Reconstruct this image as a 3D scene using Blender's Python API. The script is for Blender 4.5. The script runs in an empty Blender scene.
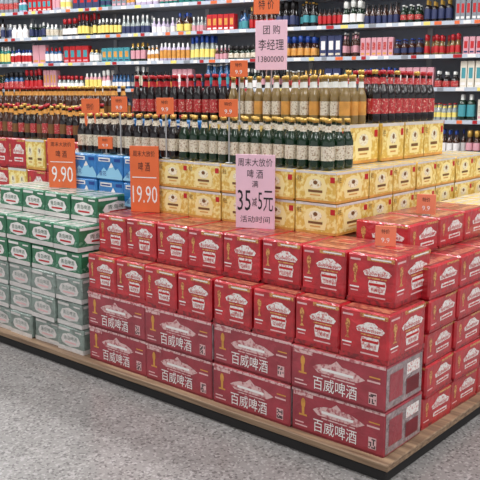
import bpy, math, random
from mathutils import Vector
R=random.Random(11)
scn=bpy.context.scene
try: scn.view_settings.view_transform='Standard'
except Exception: pass

# ---------------- materials ----------------
M={}
def lin(c):
    return tuple(((x/255)/12.92 if x/255<=.04045 else ((x/255+.055)/1.055)**2.4) for x in c)+(1,)
def mat(name,rgb,rough=.5,metal=0,coat=0,var=0,vscale=12,bump=0,bscale=30,trans=0,emit=0):
    m=bpy.data.materials.new(name); m.use_nodes=True
    nt=m.node_tree; b=nt.nodes['Principled BSDF']
    c=lin(rgb)
    b.inputs['Base Color'].default_value=c
    b.inputs['Roughness'].default_value=rough
    b.inputs['Metallic'].default_value=metal
    b.inputs['Coat Weight'].default_value=coat
    b.inputs['Coat Roughness'].default_value=.08
    b.inputs['Transmission Weight'].default_value=trans
    if emit:
        b.inputs['Emission Color'].default_value=c
        b.inputs['Emission Strength'].default_value=emit
    tc=nt.nodes.new('ShaderNodeTexCoord')
    if var:
        n=nt.nodes.new('ShaderNodeTexNoise'); n.inputs['Scale'].default_value=vscale; n.inputs['Detail'].default_value=4
        nt.links.new(tc.outputs['Object'],n.inputs['Vector'])
        r=nt.nodes.new('ShaderNodeValToRGB')
        r.color_ramp.elements[0].position=.3; r.color_ramp.elements[1].position=.7
        r.color_ramp.elements[0].color=tuple(x*(1-var) for x in c[:3])+(1,)
        r.color_ramp.elements[1].color=tuple(min(1,x*(1+var)+.02*var) for x in c[:3])+(1,)
        nt.links.new(n.outputs['Fac'],r.inputs['Fac']); nt.links.new(r.outputs['Color'],b.inputs['Base Color'])
    if bump:
        n=nt.nodes.new('ShaderNodeTexNoise'); n.inputs['Scale'].default_value=bscale; n.inputs['Detail'].default_value=3
        n.inputs['Distortion'].default_value=1.5
        nt.links.new(tc.outputs['Object'],n.inputs['Vector'])
        bp=nt.nodes.new('ShaderNodeBump'); bp.inputs['Strength'].default_value=bump; bp.inputs['Distance'].default_value=.01
        nt.links.new(n.outputs['Fac'],bp.inputs['Height']); nt.links.new(bp.outputs['Normal'],b.inputs['Normal'])
        if coat: nt.links.new(bp.outputs['Normal'],b.inputs['Coat Normal'])
    M[name]=m
    return m
def art(name,c0,c1,scale=90,p0=.4,p1=.56,rough=.4,c2=None,bump=.4):
    """busy printed artwork under shrink film: flecks of ink c1 (and c2) over c0"""
    m=bpy.data.materials.new(name); m.use_nodes=True; nt=m.node_tree; b=nt.nodes['Principled BSDF']
    tc=nt.nodes.new('ShaderNodeTexCoord'); n=nt.nodes.new('ShaderNodeTexNoise'); n.inputs['Scale'].default_value=scale; n.inputs['Detail'].default_value=2
    nt.links.new(tc.outputs['Object'],n.inputs['Vector'])
    r=nt.nodes.new('ShaderNodeValToRGB'); e=r.color_ramp.elements
    e[0].position=p0; e[0].color=lin(c0); e[1].position=p1; e[1].color=lin(c1)
    if c2: x=e.new(min(.99,p1+.08)); x.color=lin(c2)
    nt.links.new(n.outputs['Fac'],r.inputs['Fac']); nt.links.new(r.outputs['Color'],b.inputs['Base Color'])
    b.inputs['Roughness'].default_value=rough; b.inputs['Coat Weight'].default_value=.7; b.inputs['Coat Roughness'].default_value=.1
    n2=nt.nodes.new('ShaderNodeTexNoise'); n2.inputs['Scale'].default_value=18; n2.inputs['Detail'].default_value=3; n2.inputs['Distortion'].default_value=1.5
    nt.links.new(tc.outputs['Object'],n2.inputs['Vector'])
    bp=nt.nodes.new('ShaderNodeBump'); bp.inputs['Strength'].default_value=bump; bp.inputs['Distance'].default_value=.01
    nt.links.new(n2.outputs['Fac'],bp.inputs['Height']); nt.links.new(bp.outputs['Normal'],b.inputs['Coat Normal'])
    M[name]=m
mat('carton_red',(156,44,58),.4,coat=.8,var=.2,bump=.5,bscale=14)
mat('carton_red_dark',(116,28,38),.45,var=.2)
mat('pack_red',(184,28,40),.35,coat=.8,var=.25,vscale=18,bump=.5,bscale=18)
art('pack_red_top',(160,50,44),(106,28,28),38,.42,.62,.4,(190,120,76),.6)
art('red_art',(174,26,38),(122,18,26),60,.45,.6)
art('art_white',(240,234,230),(206,120,118),120,.5,.66)
art('art_gold',(216,160,90),(170,84,46),140,.45,.6)
art('art_pink',(222,182,180),(176,86,92),70,.48,.64)
art('top_print',(196,120,90),(150,50,44),60,.46,.62,.4,None,.6)
art('green_art',(36,108,76),(120,172,142),80,.5,.66)
art('yellow_art',(224,182,78),(246,226,150),60,.45,.6)
art('cream_art',(248,240,212),(200,160,96),130,.52,.68)
mat('print_white',(240,235,232),.45)
mat('print_pink',(225,180,180),.45,var=.1,vscale=30)
mat('print_gold',(212,150,70),.4,var=.15,vscale=30)
mat('print_black',(30,26,28),.5)
mat('print_brown',(120,80,40),.5)
mat('print_red',(190,30,36),.45)
mat('wrap_grey',(150,130,132),.25,coat=.8,var=.35,vscale=25,bump=.8,bscale=22)
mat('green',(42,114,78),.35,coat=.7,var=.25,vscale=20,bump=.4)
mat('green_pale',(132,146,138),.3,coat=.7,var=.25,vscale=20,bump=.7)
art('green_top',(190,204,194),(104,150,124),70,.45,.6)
mat('pale_white',(216,210,206),.35,coat=.6,var=.08,bump=.5)
mat('green_deep',(24,88,56),.4)
mat('yellow',(224,182,76),.35,coat=.7,var=.14,vscale=20,bump=.5)
mat('yellow_top',(232,208,132),.35,coat=.6,var=.15,vscale=30,bump=.4)
mat('yellow_lt',(245,226,160),.4)
mat('blue',(34,120,190),.35,coat=.6,var=.2,vscale=20,bump=.3)
mat('blue_dark',(20,60,140),.4)
mat('blue_lt',(150,205,235),.4)
mat('glass_dark',(24,15,17),.12,coat=.5)
mat('glass_green',(20,44,26),.1,coat=.5)
mat('glass_brown',(66,34,18),.12,coat=.5)
mat('glass_gold',(150,124,76),.12,coat=.5,trans=.25)
mat('glass_clear',(186,196,194),.1,coat=.5,trans=.3)
mat('glass_blue',(46,90,136),.12,coat=.5)
mat('glass_teal',(40,126,118),.15,coat=.5)
mat('cap_red',(172,24,34),.35)
mat('cap_gold',(200,160,80),.3,metal=.5)
mat('cap_white',(225,225,220),.4)
art('label_cream',(222,212,192),(150,120,90),150,.5,.68)
art('label_red',(182,34,40),(226,190,170),120,.55,.68)
mat('sign_orange',(226,108,58),.5,var=.04)
mat('sign_salmon',(230,130,96),.5,var=.04)
mat('sign_pink',(232,190,206),.5,var=.03)
mat('pole',(190,190,192),.3,metal=.7)
mat('core_board',(150,115,80),.8,var=.1)
mat('shelf_metal',(208,210,214),.4)
mat('shelf_back',(164,170,182),.5)
mat('rail',(188,196,208),.4)
mat('tag_yellow',(240,220,120),.5)
mat('box_lilac',(196,182,206),.5); mat('box_navy',(46,54,94),.5)
mat('box_teal',(70,150,160),.5); mat('box_grey',(134,138,146),.5); mat('box_pink',(214,156,166),.5)
mat('box_cream',(226,218,202),.5)

def wood():
    m=bpy.data.materials.new('wood'); m.use_nodes=True; nt=m.node_tree; b=nt.nodes['Principled BSDF']
    tc=nt.nodes.new('ShaderNodeTexCoord'); mp=nt.nodes.new('ShaderNodeMapping'); mp.inputs['Scale'].default_value=(1,12,40)
    n=nt.nodes.new('ShaderNodeTexNoise'); n.inputs['Scale'].default_value=3; n.inputs['Detail'].default_value=6
    r=nt.nodes.new('ShaderNodeValToRGB'); r.color_ramp.elements[0].color=lin((100,76,58)); r.color_ramp.elements[1].color=lin((164,136,108))
    r.color_ramp.elements[0].position=.3; r.color_ramp.elements[1].position=.7
    nt.links.new(tc.outputs['Object'],mp.inputs['Vector']); nt.links.new(mp.outputs['Vector'],n.inputs['Vector'])
    nt.links.new(n.outputs['Fac'],r.inputs['Fac']); nt.links.new(r.outputs['Color'],b.inputs['Base Color']); b.inputs['Roughness'].default_value=.5
    M['wood']=m
wood()
mat('toe_kick',(26,23,23),.7)
def terrazzo():
    m=bpy.data.materials.new('terrazzo'); m.use_nodes=True; nt=m.node_tree; b=nt.nodes['Principled BSDF']
    tc=nt.nodes.new('ShaderNodeTexCoord')
    def noise(s,d=2):
        n=nt.nodes.new('ShaderNodeTexNoise'); n.inputs['Scale'].default_value=s; n.inputs['Detail'].default_value=d
        nt.links.new(tc.outputs['Object'],n.inputs['Vector']); return n
    def ramp(n,p0,p1,c0,c1,sock='Fac'):
        r=nt.nodes.new('ShaderNodeValToRGB'); r.color_ramp.elements[0].position=p0; r.color_ramp.elements[1].position=p1
        r.color_ramp.elements[0].color=c0; r.color_ramp.elements[1].color=c1
        nt.links.new(n.outputs[sock],r.inputs['Fac']); return r
    base=ramp(noise(5,3),.3,.7,lin((128,124,122)),lin((141,137,135)))
    v=nt.nodes.new('ShaderNodeTexVoronoi'); v.inputs['Scale'].default_value=115
    nt.links.new(tc.outputs['Object'],v.inputs['Vector'])
    sep=nt.nodes.new('ShaderNodeSeparateColor'); nt.links.new(v.outputs['Color'],sep.inputs['Color'])
    dk=ramp(sep,.76,.84,(0,0,0,1),(1,1,1,1),'Red'); lt=ramp(sep,.76,.84,(0,0,0,1),(1,1,1,1),'Green')
    m1=nt.nodes.new('ShaderNodeMix'); m1.data_type='RGBA'; m2=nt.nodes.new('ShaderNodeMix'); m2.data_type='RGBA'
    mu1=nt.nodes.new('ShaderNodeMath'); mu1.operation='MULTIPLY'; mu1.inputs[1].default_value=.6
    mu2=nt.nodes.new('ShaderNodeMath'); mu2.operation='MULTIPLY'; mu2.inputs[1].default_value=.4
    nt.links.new(dk.outputs['Color'],mu1.inputs[0]); nt.links.new(lt.outputs['Color'],mu2.inputs[0])
    nt.links.new(mu1.outputs[0],m1.inputs['Factor']); nt.links.new(base.outputs['Color'],m1.inputs['A']); m1.inputs['B'].default_value=lin((74,70,70))
    nt.links.new(mu2.outputs[0],m2.inputs['Factor']); nt.links.new(m1.outputs['Result'],m2.inputs['A']); m2.inputs['B'].default_value=lin((186,182,180))
    nt.links.new(m2.outputs['Result'],b.inputs['Base Color']); b.inputs['Roughness'].default_value=.22
    M['terrazzo']=m
terrazzo()
mat('wall_paint',(200,202,206),.7,var=.03); mat('ceiling_paint',(225,225,225),.8)
mat('lamp',(255,252,245),.5,emit=3)

# ---------------- text ----------------
TX={}
def text2d(s):
    if s in TX: return TX[s]
    cu=bpy.data.curves.new('t','FONT'); cu.body=s; cu.size=1; cu.resolution_u=2
    ob=bpy.data.objects.new('t',cu); scn.collection.objects.link(ob)
    bpy.context.view_layer.update()
    me=ob.evaluated_get(bpy.context.evaluated_depsgraph_get()).to_mesh()
    vs=[(v.co.x,v.co.y) for v in me.vertices]; fs=[tuple(p.vertices) for p in me.polygons]
    if vs:
        x0=min(v[0] for v in vs);x1=max(v[0] for v in vs);y0=min(v[1] for v in vs);y1=max(v[1] for v in vs)
        vs=[((x-x0)/max(x1-x0,1e-6),(y-y0)/max(y1-y0,1e-6)) for x,y in vs]
    bpy.data.objects.remove(ob); TX[s]=(vs,fs); return TX[s]

# ---------------- mesh builder ----------------
class MB:
    def __init__(s): s.v=[];s.f=[];s.m=[];s.sm=[];s.slots=[]
    def mi(s,n):
        if n not in s.slots: s.slots.append(n)
        return s.slots.index(n)
    def add(s,vs,fs,m,smooth=False):
        o=len(s.v); s.v.extend(vs); k=s.mi(m)
        for f in fs: s.f.append(tuple(i+o for i in f)); s.m.append(k); s.sm.append(smooth)
    def obj(s,name,parent=None,loc=(0,0,0),rz=0):
        me=bpy.data.meshes.new(name); me.from_pydata([tuple(v) for v in s.v],[],s.f)
        for n in s.slots: me.materials.append(M[n])
        me.polygons.foreach_set('material_index',s.m); me.polygons.foreach_set('use_smooth',s.sm); me.update()
        ob=bpy.data.objects.new(name,me); scn.collection.objects.link(ob)
        ob.location=loc; ob.rotation_euler=(0,0,rz)
        if parent: ob.parent=parent
        return ob
class Box:
    """chamfered box; o = centre-bottom; yaw; front = local -y"""
    def __init__(s,mb,cx,cy,z,w,d,h,yaw,m,mtop=None,c=.004):
        s.mb=mb; s.w,s.d,s.h=w,d,h
        ca,sa=math.cos(yaw),math.sin(yaw)
        s.ex=Vector((ca,sa,0)); s.ey=Vector((-sa,ca,0)); s.ez=Vector((0,0,1))
        s.o=Vector((cx,cy,z))-s.ex*w/2-s.ey*d/2
        P=lambda x,y,zz: s.o+s.ex*x+s.ey*y+s.ez*zz
        vs=[];idx={}
        for i,X in enumerate((0,w)):
            for j,Y in enumerate((0,d)):
                for k,Z in enumerate((0,h)):
                    ix=X+(c if i==0 else -c); iy=Y+(c if j==0 else -c); iz=Z+(c if k==0 else -c)
                    for a,p in enumerate(((X,iy,iz),(ix,Y,iz),(ix,iy,Z))):
                        idx[(i,j,k,a)]=len(vs); vs.append(P(*p))
        I=lambda *t: idx[t]
        fs=[(I(0,0,0,1),I(1,0,0,1),I(1,0,1,1),I(0,0,1,1)),(I(1,1,0,1),I(0,1,0,1),I(0,1,1,1),I(1,1,1,1)),
            (I(1,0,0,0),I(1,1,0,0),I(1,1,1,0),I(1,0,1,0)),(I(0,1,0,0),I(0,0,0,0),I(0,0,1,0),I(0,1,1,0)),
            (I(0,1,0,2),I(1,1,0,2),I(1,0,0,2),I(0,0,0,2))]
        top=(I(0,0,1,2),I(1,0,1,2),I(1,1,1,2),I(0,1,1,2))
        for i in (0,1):
            for j in (0,1): fs.append((I(i,j,0,0),I(i,j,1,0),I(i,j,1,1),I(i,j,0,1)))
        for i in (0,1):
            for k in (0,1): fs.append((I(i,0,k,0),I(i,1,k,0),I(i,1,k,2),I(i,0,k,2)))
        for j in (0,1):
            for k in (0,1): fs.append((I(0,j,k,1),I(1,j,k,1),I(1,j,k,2),I(0,j,k,2)))
        for i in (0,1):
            for j in (0,1):
                for k in (0,1): fs.append((I(i,j,k,0),I(i,j,k,1),I(i,j,k,2)))
        mb.add(vs,fs,m); mb.add([vs[t] for t in top],[(0,1,2,3)],mtop or m)
    def pt(s,face,u,v,k):
        e=.0007*k
        if face=='F': return s.o+s.ex*u*s.w+s.ez*v*s.h-s.ey*e
        if face=='R': return s.o+s.ex*(s.w+e)+s.ey*u*s.d+s.ez*v*s.h
        if face=='L': return s.o-s.ex*e+s.ey*(1-u)*s.d+s.ez*v*s.h
        if face=='B': return s.o+s.ex*(1-u)*s.w+s.ez*v*s.h+s.ey*(s.d+e)
        return s.o+s.ez*(s.h+e)+s.ex*u*s.w+s.ey*v*s.d
    def poly(s,face,pts,m,k=1):
        s.mb.add([s.pt(face,u,v,k) for u,v in pts],[tuple(range(len(pts)))],m)
    def rect(s,face,u0,v0,u1,v1,m,k=1): s.poly(face,[(u0,v0),(u1,v0),(u1,v1),(u0,v1)],m,k)
    def ell(s,face,u,v,ru,rv,m,k=1,n=14):
        s.poly(face,[(u+ru*math.cos(t*2*math.pi/n),v+rv*math.sin(t*2*math.pi/n)) for t in range(n)],m,k)
    def text(s,face,t,u0,v0,u1,v1,m,k=2):
        vs,fs=text2d(t)
        s.mb.add([s.pt(face,u0+x*(u1-u0),v0+y*(v1-v0),k) for x,y in vs],fs,m)

def bottle(mb,x,y,z,h,r,glass,label,cap,neck=None,seg=10,kind=0):
    if kind==0: pr=[(0,0,glass),(r*.9,0,glass),(r,.05,glass),(r,.18,label),(r,.46,glass),(r,.54,glass),(r*.82,.63,glass),(r*.5,.74,neck or glass),(r*.42,.86,glass),(r*.4,.92,cap),(r*.5,.925,cap),(r*.5,.995,cap),(0,1,cap)]
    elif kind==1: pr=[(0,0,glass),(r,.01,glass),(r,.15,label),(r,.6,glass),(r*.9,.72,glass),(r*.4,.78,cap),(r*.42,.98,cap),(0,1,cap)]
    elif kind==3: pr=[(0,0,glass),(r*1.05,.01,glass),(r*1.1,.12,label),(r*.95,.45,glass),(r*.6,.62,glass),(r*.45,.7,cap),(r*.7,.74,cap),(r*.7,.97,cap),(0,1,cap)]
    else: pr=[(0,0,glass),(r*.95,.0,glass),(r,.06,label),(r,.42,glass),(r*.9,.55,glass),(r*.36,.66,neck or glass),(r*.34,.8,cap),(r*.38,.98,cap),(0,1,cap)]
    a0=R.random()*6
    rings=[]
    vs=[]
    for (rr,zz,_) in pr:
        if rr==0: rings.append([len(vs)]); vs.append((x,y,z+zz*h))
        else:
            rings.append(list(range(len(vs),len(vs)+seg)))
            for i in range(seg):
                a=a0+i*2*math.pi/seg; vs.append((x+rr*math.cos(a),y+rr*math.sin(a),z+zz*h))
    o=len(mb.v); mb.v.extend(vs)
    for q in range(len(pr)-1):
        k=mb.mi(pr[q][2]); A,B=rings[q],rings[q+1]
        for i in range(seg):
            j=(i+1)%seg
            if len(A)==1: f=(A[0],B[j],B[i])
            elif len(B)==1: f=(A[i],A[j],B[0])
            else: f=(A[i],A[j],B[j],B[i])
            mb.f.append(tuple(t+o for t in f)); mb.m.append(k); mb.sm.append(True)

jit=lambda a: R.uniform(-a,a)
# ---------------- pack designs ----------------
def red_carton(mb,cx,cy,z,w,d,h,yaw=0):
    b=Box(mb,cx,cy,z,w,d,h,yaw,'carton_red','pack_red_top')
    for f in ('F','B'):
        b.rect(f,.01,.0,.99,.05,'carton_red_dark'); b.rect(f,.0,.93,1,.99,'art_pink')
        b.rect(f,.02,.84,.24,.92,'art_pink')
        b.poly(f,[(.3,.5),(.72,.5),(.8,.6),(.74,.66),(.66,.73),(.56,.75),(.5,.86),(.44,.75),(.36,.73),(.28,.66),(.24,.6)],'art_pink')
        b.rect(f,.34,.57,.68,.63,'print_white',2)
        b.rect(f,.34,.44,.7,.47,'art_pink')
        b.text(f,'百威啤酒',.25,.1,.72,.41,'print_white')
        b.ell(f,.13,.68,.025,.12,'print_gold'); b.rect(f,.115,.42,.145,.58,'print_gold'); b.rect(f,.085,.38,.175,.42,'print_gold')
        b.rect(f,.84,.12,.92,.38,'print_pink')
        for i in range(5):
            for j in range(6):
                if R.random()<.5: b.rect(f,.845+i*.014,.14+j*.036,.857+i*.014,.172+j*.036,'print_black',2)
        b.rect(f,.82,.6,.95,.64,'print_pink'); b.rect(f,.84,.7,.95,.73,'print_gold'); b.rect(f,.04,.12,.18,.15,'print_pink'); b.rect(f,.04,.2,.14,.23,'print_pink')
    for f in ('R','L'):
        b.rect(f,.02,.05,.98,.95,'wrap_grey'); b.rect(f,.1,.2,.45,.8,'carton_red',2); b.rect(f,.55,.15,.9,.5,'carton_red_dark',2); b.rect(f,.55,.6,.9,.85,'art_white',2)
    b.rect('T',.1,.2,.9,.5,'carton_red')
def red_face(b,f):
    b.rect(f,.0,.0,1,.1,'red_art')
    b.rect(f,.42,.88,.99,.96,'art_gold'); b.rect(f,.5,.905,.92,.935,'print_white',2)
    b.poly(f,[(.38,.58),(.88,.58),(.93,.65),(.88,.7),(.8,.73),(.72,.79),(.56,.79),(.48,.73),(.4,.7),(.34,.65)],'art_white')
    b.text(f,'Budweiser',.4,.6,.86,.68,'print_red')
    b.rect(f,.44,.52,.84,.55,'art_gold')
    b.poly(f,[(.47,.49),(.81,.49),(.83,.42),(.8,.24),(.48,.24),(.45,.42)],'art_white')
    b.rect(f,.47,.39,.81,.44,'print_red',2); b.text(f,'百威啤酒',.52,.27,.77,.35,'print_red')
    b.rect(f,.45,.14,.82,.17,'print_pink')
    b.ell(f,.17,.69,.05,.1,'art_gold'); b.poly(f,[(.145,.6),(.195,.6),(.185,.46),(.22,.4),(.12,.4),(.155,.46)],'art_gold')
    b.rect(f,.06,.3,.26,.33,'print_white'); b.rect(f,.08,.23,.24,.255,'print_pink'); b.rect(f,.06,.86,.28,.9,'print_pink')
def red_top(b):
    b.rect('T',.05,.08,.95,.24,'top_print'); b.rect('T',.22,.42,.78,.78,'top_print'); b.rect('T',.32,.52,.68,.68,'pack_red',2)
def red_pack(mb,cx,cy,z,w,d,h,yaw=0,sides=('F',)):
    b=Box(mb,cx,cy,z,w,d,h,yaw,'pack_red','pack_red_top',c=.007)
    for f in sides: red_face(b,f)
    red_top(b)
def red_low(mb,cx,cy,z,w,d,h,yaw=0,sides=('F','R')):
    b=Box(mb,cx,cy,z,w,d,h,yaw,'pack_red','pack_red_top',c=.007)
    for f in sides:
        b.poly(f,[(.34,.48),(.88,.48),(.92,.6),(.82,.67),(.72,.8),(.52,.8),(.42,.67),(.32,.6)],'art_white')
        b.text(f,'Budweiser',.38,.52,.86,.64,'print_red')
        b.rect(f,.38,.22,.84,.36,'art_white'); b.rect(f,.42,.26,.8,.31,'print_red',2)
        b.ell(f,.16,.66,.05,.15,'art_gold'); b.rect(f,.14,.36,.18,.52,'art_gold'); b.rect(f,.06,.2,.24,.24,'print_pink'); b.rect(f,.55,.89,.97,.96,'art_gold')
        b.rect(f,0,0,1,.08,'red_art')
    red_top(b)
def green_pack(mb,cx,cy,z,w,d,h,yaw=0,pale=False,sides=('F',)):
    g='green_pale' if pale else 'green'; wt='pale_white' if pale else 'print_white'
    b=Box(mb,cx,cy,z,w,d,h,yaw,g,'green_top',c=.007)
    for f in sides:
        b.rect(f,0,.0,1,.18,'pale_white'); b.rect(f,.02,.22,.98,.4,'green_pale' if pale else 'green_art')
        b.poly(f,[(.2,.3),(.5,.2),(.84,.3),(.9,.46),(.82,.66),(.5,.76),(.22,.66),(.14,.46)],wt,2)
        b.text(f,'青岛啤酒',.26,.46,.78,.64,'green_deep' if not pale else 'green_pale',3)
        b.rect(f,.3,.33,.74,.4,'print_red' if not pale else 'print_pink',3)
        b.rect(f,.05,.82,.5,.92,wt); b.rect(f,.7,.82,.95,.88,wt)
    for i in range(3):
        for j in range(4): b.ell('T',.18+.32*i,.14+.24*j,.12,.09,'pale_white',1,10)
def yellow_face(b,f,n=2):
    st=1/n
    b.rect(f,0,.08,1,.92,'yellow_art')
    for i in range(n):
        u=st*(i+.5); q=st if n>1 else .8
        b.poly(f,[(u-.3*q,.14),(u+.3*q,.14),(u+.36*q,.5),(u+.26*q,.78),(u,.86),(u-.26*q,.78),(u-.36*q,.5)],'yellow_lt',2)
        b.ell(f,u,.6,.2*q,.16,'cream_art',3,10); b.ell(f,u,.64,.07*q,.07,'print_brown',4,8)
        b.rect(f,u-.22*q,.32,u+.22*q,.4,'print_brown',3); b.rect(f,u-.16*q,.22,u+.16*q,.26,'print_gold',3)
    if n==1:
        b.text(f,'纯生',.03,.66,.15,.84,'print_brown',2); b.rect(f,.86,.66,.97,.84,'print_red',2)
    b.rect(f,0,.92,1,1,'pale_white',2); b.rect(f,0,.0,1,.08,'print_gold')
def yellow_pack(mb,cx,cy,z,w,d,h,yaw=0,sides=('F',),n=2):
    b=Box(mb,cx,cy,z,w,d,h,yaw,'yellow','yellow_top',c=.007)
    for f in sides: yellow_face(b,f,n)
    for i in range(3):
        for j in range(4): b.ell('T',.18+.32*i,.14+.24*j,.12,.09,'pale_white',1,10)
def blue_pack(mb,cx,cy,z,w,d,h,yaw=0,sides=('F',)):
    b=Box(mb,cx,cy,z,w,d,h,yaw,'blue','blue_lt',c=.007)
    for f in sides:
        b.poly(f,[(0,.1),(.3,.5),(.42,.36),(.6,.7),(.75,.42),(.85,.5),(1,.2),(1,.05),(0,.05)],'blue_lt')
        b.poly(f,[(.5,.5),(.6,.72),(.68,.56),(.6,.5)],'print_white',2)
        b.rect(f,.1,.74,.55,.9,'print_white'); b.rect(f,.14,.78,.5,.84,'blue_dark',2); b.rect(f,.7,.75,.94,.88,'blue_dark')
        b.text(f,'雪花',.12,.16,.4,.36,'blue_dark',2)

# ---------------- room ----------------
def plane(name,x0,x1,y0,y1,z,m):
    mb=MB(); mb.add([(x0,y0,z),(x1,y0,z),(x1,y1,z),(x0,y1,z)],[(0,1,2,3)],m); return mb.obj(name)
plane('floor',-16,12,-10,12,0,'terrazzo')
plane('ceiling',-16,12,-10,12,4.4,'ceiling_paint')
A=math.radians(14.8); SX,SY=-3.97,3.87
mb=MB(); mb.add([(-12,.62,0),(12,.62,0),(12,.62,4.4),(-12,.62,4.4)],[(0,1,2,3)],'wall_paint'); mb.obj('wall_back',loc=(SX,SY,0),rz=A)
mb=MB(); mb.add([(-15,-10,0),(-15,1.5,0),(-15,1.5,4.4),(-15,-10,4.4)],[(0,1,2,3)],'wall_paint'); mb.obj('wall_left')

# ---------------- platform ----------------
PX0,PX1,PY0,PY1=-5.2,.035,-.035,2.1
mb=MB()
cx,cy=(PX0+PX1)/2,(PY0+PY1)/2
Box(mb,cx,cy,0,PX1-PX0-.02,PY1-PY0-.02,.046,0,'toe_kick')
Box(mb,cx,cy,.044,PX1-PX0,PY1-PY0,.026,0,'wood',c=.003)
plat=mb.obj('display_platform')
Z0=.07

# ---------------- front red cartons ----------------
mb=MB()
for L in range(2):
    for i in range(4):
        red_carton(mb,-.2-.4*i+jit(.002),.135+jit(.006),Z0+.166*L,.394,.265,.164,jit(.006))
mb.obj('red_beer_carton_stack')
mb=MB(); ZL=Z0+.332
for i in range(8):
    red_pack(mb,-.1-.2*i+jit(.002),.135+jit(.008),ZL,.193,.262,.176,jit(.02),('F','R') if i==0 else ('F',))
for i in range(8):
    red_pack(mb,-.13-.196*i+jit(.002),.215+jit(.008),ZL+.178,.189,.262,.176,jit(.02),('F','R') if i==0 else ('F',))
ZT=ZL+.354
mb.obj('red_beer_can_pack_stack')
mb=MB()
for L in range(5):
    for j in range(3):
        red_low(mb,-.13+jit(.01),.41+.24*j,Z0+.126*L,.23,.25,.122,math.pi/2+jit(.03),('F','L'))
for j in range(3):
    red_low(mb,-.25+jit(.01),.48+.238*j,Z0+.63,.226,.24,.122,math.pi/2+jit(.03),('F','L'))
mb.obj('red_beer_can_pack_stack')

# ---------------- green ----------------
mb=MB()
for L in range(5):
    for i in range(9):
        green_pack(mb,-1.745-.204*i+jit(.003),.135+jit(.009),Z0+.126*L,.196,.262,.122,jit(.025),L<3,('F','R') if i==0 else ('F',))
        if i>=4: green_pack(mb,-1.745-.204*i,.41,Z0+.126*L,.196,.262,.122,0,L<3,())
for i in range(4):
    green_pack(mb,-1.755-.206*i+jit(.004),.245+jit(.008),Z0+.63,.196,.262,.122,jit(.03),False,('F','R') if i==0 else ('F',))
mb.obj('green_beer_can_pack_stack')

# ---------------- inner stock cartons ----------------
mb=MB()
Box(mb,-.92,.95,Z0,.98,1.16,ZT-Z0-.002,0,'core_board')
Box(mb,-2.0,.95,Z0,1.14,1.1,ZT-Z0-.002,0,'core_board')
Box(mb,-1.0,1.05,ZT,.64,1.0,.25,0,'core_board')
Box(mb,-3.3,1.0,Z0,1.4,.88,.598,0,'core_board')
mb.obj('stock_carton_stack')

# ---------------- yellow ----------------
mb=MB()
ZY=ZT+.252
for L in range(2):
    z=ZT+.126*L
    for i in range(5):
        yellow_pack(mb,-.52-.2*i+jit(.002),.42+jit(.005),z,.195,.235,.123,jit(.012),('F','R') if i==0 else ('F',),1)
    for j in range(6):
        yellow_pack(mb,-.54+jit(.003),.645+.2*j,z,.193,.232,.123,math.pi/2+jit(.02),('F',),1)
for i in range(4):
    yellow_pack(mb,-.655-.2*i,.71,ZY,.195,.25,.168,jit(.01),('F','R') if i==0 else ('F',),1)
for j in range(3):
    yellow_pack(mb,-.66,.94+.2*j,ZY,.193,.235,.168,math.pi/2+jit(.02),('F',),1)
    yellow_pack(mb,-.90,.94+.2*j,ZY,.193,.235,.168,math.pi/2+jit(.02),(),1)
for L in range(6):
    for j in range(4):
        yellow_pack(mb,-.15-(.1 if L==5 else 0)+jit(.008),1.14+.205*j,Z0+.126*L,.195,.25 if L<5 else .23,.123,math.pi/2+jit(.03),('F','L'),1)
mb.obj('yellow_beer_can_pack_stack')

# ---------------- blue ----------------
mb=MB()
for L in range(2):
    for i in range(3):
        blue_pack(mb,-1.57-.2*i+jit(.002),.42+jit(.004),ZT+.126*L,.193,.235,.123,jit(.015))
        blue_pack(mb,-1.57-.2*i,.67,ZT+.126*L,.193,.24,.123,0)
for i in range(3):
    blue_pack(mb,-1.5-.2*i,.71,ZY,.195,.25,.168,0)
mb.obj('blue_beer_can_pack_stack')

# ---------------- bottles ----------------
mb=MB()
for row in range(3):
    for i in range(14):
        bottle(mb,-.5-.061*i+jit(.003),.36+.064*row+jit(.004),ZY,.2,.0275,'glass_green','label_cream','cap_gold','label_cream')
mb.obj('green_beer_bottles')
mb=MB()
for row in range(3):
    for i in range(12):
        bottle(mb,-1.37-.061*i+jit(.003),.36+.064*row+jit(.004),ZY,.2,.0275,'glass_dark','label_cream','cap_red' if row%2 else 'cap_gold','label_cream')
mb.obj('dark_beer_bottles')
ZU=ZY+.168
mb=MB()
for row in range(3):
    for i in range(13):
        bottle(mb,-.595-.0525*i+jit(.002),.62+.062*row+jit(.004),ZU,.21,.024,'glass_gold','label_cream' if i%3 else 'print_gold','cap_gold','cap_white')
mb.obj('clear_beer_bottles')
mb=MB()
for row in range(3):
    for i in range(12):
        bottle(mb,-1.285-.056*i+jit(.002),.62+.062*row+jit(.004),ZU,.225,.026,'glass_dark','label_red','cap_red','cap_red')
mb.obj('red_capped_beer_bottles')
mb=MB()
for i in range(3):
    for j in range(9 if i<2 else 6):
        bottle(mb,-.585-.07*i+jit(.003),.84+.064*j,ZU,.235,.029,'glass_dark','label_red','cap_red' if j%3 else 'cap_gold','label_red')
mb.obj('red_label_beer_bottles')

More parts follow.
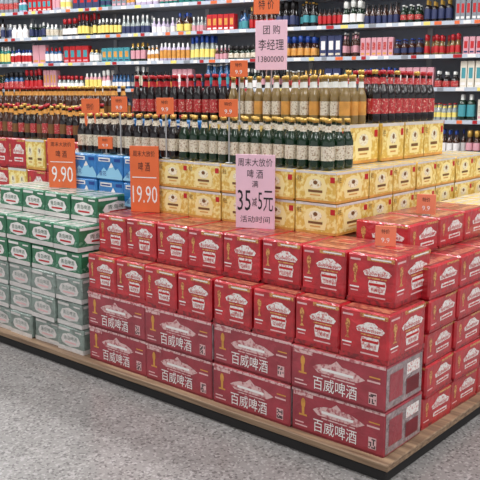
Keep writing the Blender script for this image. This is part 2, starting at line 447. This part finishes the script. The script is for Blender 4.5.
# ---------------- left island goods ----------------
mb=MB()
for L in range(2):
    for i in range(8):
        (red_low if (i+L)%3 else yellow_pack)(mb,-2.36-.2*i,.68,Z0+.6+.185*L,.193,.25,.182,jit(.03),('F','R') if i==0 else ('F',))
for L in range(3):
    for i in range(8):
        red_low(mb,-2.4-.2*i,.95,Z0+.6+.155*L,.193,.25,.152,0,('F','R') if i==0 else ('F',))
mb.obj('mixed_beer_can_pack_stack')
mb=MB()
for row in range(3):
    for i in range(22):
        bottle(mb,-2.34-.06*i+jit(.004),.60+.066*row+jit(.004),Z0+.97,.2+jit(.012),.0265,'glass_brown' if (i//4)%2 else 'glass_dark','print_brown' if i%2 else 'label_red','cap_gold' if (i//3)%2 else 'cap_red','print_gold')
for row in range(2):
    for i in range(18):
        bottle(mb,-2.4-.07*i+jit(.004),.87+.08*row,Z0+1.065,.22,.03,'glass_brown','label_cream' if (i//3)%2 else 'print_brown','cap_gold' if i<8 else 'cap_red','print_gold')
mb.obj('brown_beer_bottles')

# ---------------- signs ----------------
def sign(name,x,y,z,w,h,yaw,color,lines,polebase=None):
    mb=MB(); b=Box(mb,x,y,z,w,.006,h,yaw,color,c=.001)
    for (t,u0,v0,u1,v1,m) in lines:
        if t: b.text('F',t,u0,v0,u1,v1,m,1)
        else: b.rect('F',u0,v0,u1,v1,m,1)
    if polebase is not None:
        ex=b.ey
        Box(mb,x+ex.x*.008,y+ex.y*.008,polebase,.006,.006,z+h*.6-polebase,yaw,'pole',c=.001)
        Box(mb,x+ex.x*.008,y+ex.y*.008,polebase,.03,.02,.005,yaw,'pole',c=.001)
    return mb.obj(name)
K='print_black';W='print_white'
yw=math.radians(22)
sign('price_sign',-2.085,.25,Z0+.754,.16,.255,yw,'sign_orange',[('周末大放价',.12,.84,.88,.93,K),('啤 酒',.3,.62,.7,.76,K),('9.90',.12,.12,.9,.44,W),(None,.08,.52,.92,.535,W)],None)
sign('price_sign',-1.46,.255,.757,.148,.31,yw,'sign_orange',[('周末大放价',.12,.84,.88,.93,K),('啤 酒',.3,.62,.7,.76,K),('19.90',.08,.14,.94,.4,W),(None,.08,.52,.92,.535,W)],None)
sign('promotion_sign',-.775,.24,.757,.168,.305,yw,'sign_pink',[('周末大放价',.06,.84,.94,.95,K),('啤 酒',.3,.68,.7,.8,K),('满',.42,.56,.58,.65,K),('35',.05,.24,.39,.52,K),('减',.42,.3,.55,.42,K),('5元',.58,.24,.96,.52,K),('活动时间',.12,.08,.88,.17,K)],None)
sign('promotion_sign',-1.165,.83,1.42,.16,.235,yw,'sign_pink',[('团 购',.25,.72,.78,.9,K),('李经理',.1,.4,.9,.62,K),('13800000',.1,.16,.9,.28,K)],ZU)
sign('price_tag',-1.2,.835,1.685,.13,.09,yw,'sign_orange',[('特 价',.2,.25,.8,.75,K)],ZU)
def tag(x,y,z,w=.085,h=.075,base=None,m='sign_orange'):
    sign('price_tag',x,y,z-h/2,w,h,yw,m,[('特价',.3,.62,.7,.84,K),('9.9',.3,.18,.7,.42,W)],base)
tag(-.99,.318,1.245,base=ZY); tag(-1.38,.318,1.25,base=ZY); tag(-1.70,.318,1.255,base=ZY); tag(-1.16,.584,1.42,base=ZU)
tag(-2.22,.556,1.2,.11,.16,Z0+.97); tag(-.167,.25,.795,.075,.075,ZT,'sign_salmon'); tag(-.2,.62,.87,.075,.08,Z0+.752,'sign_salmon'); tag(-1.81,.315,1.065,.08,.06,ZY)

# ---------------- back shelving ----------------
mb=MB()
lv=[.21,.50,.79,1.08,1.37,1.66,1.95,2.24,2.53]
X0,X1=-6.6,6.6
Box(mb,0,.46,0,X1-X0,.04,2.85,0,'shelf_back')
Box(mb,0,.22,0,X1-X0,.40,.12,0,'shelf_metal')
for z in lv:
    Box(mb,0,.22,z-.03,X1-X0,.42,.025,0,'shelf_metal')
    Box(mb,0,.0,z-.038,X1-X0,.016,.036,0,'rail',c=.002)
    x=X0+.1
    while x<X1-.1:
        w=R.uniform(.04,.08); m=R.choice(['print_white','print_white','tag_yellow','sign_orange','print_white','box_grey','cap_red'])
        mb.add([(x,-.0095,z-.034),(x+w,-.0095,z-.034),(x+w,-.0095,z-.004),(x,-.0095,z-.004)],[(0,1,2,3)],m)
        x+=w+R.uniform(.02,.12)
x=X0
while x<=X1+.01:
    Box(mb,x,.43,0,.05,.03,2.85,0,'shelf_metal'); x+=1.2
mb.obj('supermarket_shelving',loc=(SX,SY,0),rz=A)
mb=MB()
labels=['print_white','label_cream','print_red','print_gold','box_navy','box_teal','print_white','box_pink','label_red','tag_yellow']
caps=['cap_red','cap_gold','cap_white','print_black','blue_dark','cap_white']
boxes=['print_white','box_lilac','box_navy','box_teal','print_red','box_grey','blue','box_cream','box_navy','box_pink','print_red']
for li,z in enumerate(lv):
    x=X0+.06
    while x<X1-.1:
        left=x<-.2
        blk=R.uniform(.08,.34); xe=min(x+blk,X1-.08)
        isbox=R.random()<.26
        kind=R.choice([0,0,1,1,2,2,3]); h=R.uniform(.14,.25); r=R.uniform(.02,.037)
        if left: g=R.choice(['glass_clear','print_white','box_cream','glass_blue','glass_teal','glass_dark','box_lilac','glass_green','box_grey','glass_clear','box_pink','glass_brown'])
        else: g=R.choice(['glass_dark','glass_dark','glass_brown','glass_green','glass_clear','glass_blue','glass_teal','glass_gold','glass_dark','glass_brown'])
        l=R.choice(labels); c=R.choice(caps); bm=R.choice(boxes); w=R.uniform(.045,.1); bl=R.choice(labels); bl2=R.choice(labels)
        while x<xe:
            if isbox:
                b=Box(mb,x+w/2,.09,z-.005,w-.006,.08,h,jit(.08),bm,c=.003); b.rect('F',.2,.35,.8,.75,bl); b.rect('F',.15,.1,.85,.2,bl2); x+=w
            else:
                hh=h*R.uniform(.96,1.04)
                for rw in range(2):
                    if rw==0 and R.random()<.08: continue
                    bottle(mb,x+r,.05+rw*.085+jit(.01),z-.005,hh,r,g,l,c,l if kind in(0,2) and li%2 else None,8,kind)
                x+=2*r+.005
        x+=R.choice([.006,.006,.02])
mb.obj('shelf_liquor_bottles',loc=(SX,SY,0),rz=A)

# ---------------- ceiling lights ----------------
for ix in (-7,-4.2,-1.4,1.4,4.2):
    for iy in (-3.2,-.2,2.2):
        mb=MB(); Box(mb,ix,iy,4.02,1.8,.3,.06,0,'shelf_metal'); Box(mb,ix,iy,4.005,1.74,.24,.014,0,'lamp',c=.002)
        Box(mb,ix-.6,iy,4.08,.02,.02,.32,0,'pole'); Box(mb,ix+.6,iy,4.08,.02,.02,.32,0,'pole')
        o=mb.obj('ceiling_light')
        l=bpy.data.lights.new('lamp_glow','AREA'); l.shape='RECTANGLE'; l.size=1.74; l.size_y=.3; l.energy=68 if iy>2 else 45; l.color=(.98,.99,1)
        lo=bpy.data.objects.new('lamp_glow',l); scn.collection.objects.link(lo); lo.location=(ix,iy,3.99); lo.parent=o
w=bpy.data.worlds.new('World'); scn.world=w; w.use_nodes=True
w.node_tree.nodes['Background'].inputs[0].default_value=(.94,.97,1,1); w.node_tree.nodes['Background'].inputs[1].default_value=.68

# ---------------- camera ----------------
cd=bpy.data.cameras.new('camera'); cam=bpy.data.objects.new('camera',cd); scn.collection.objects.link(cam)
cam.location=(1.238,-2.2,1.3); cam.rotation_euler=(math.radians(90-10.61),0,math.radians(40.66))
cd.sensor_width=36; cd.lens=58.05; cd.clip_end=100
scn.camera=cam
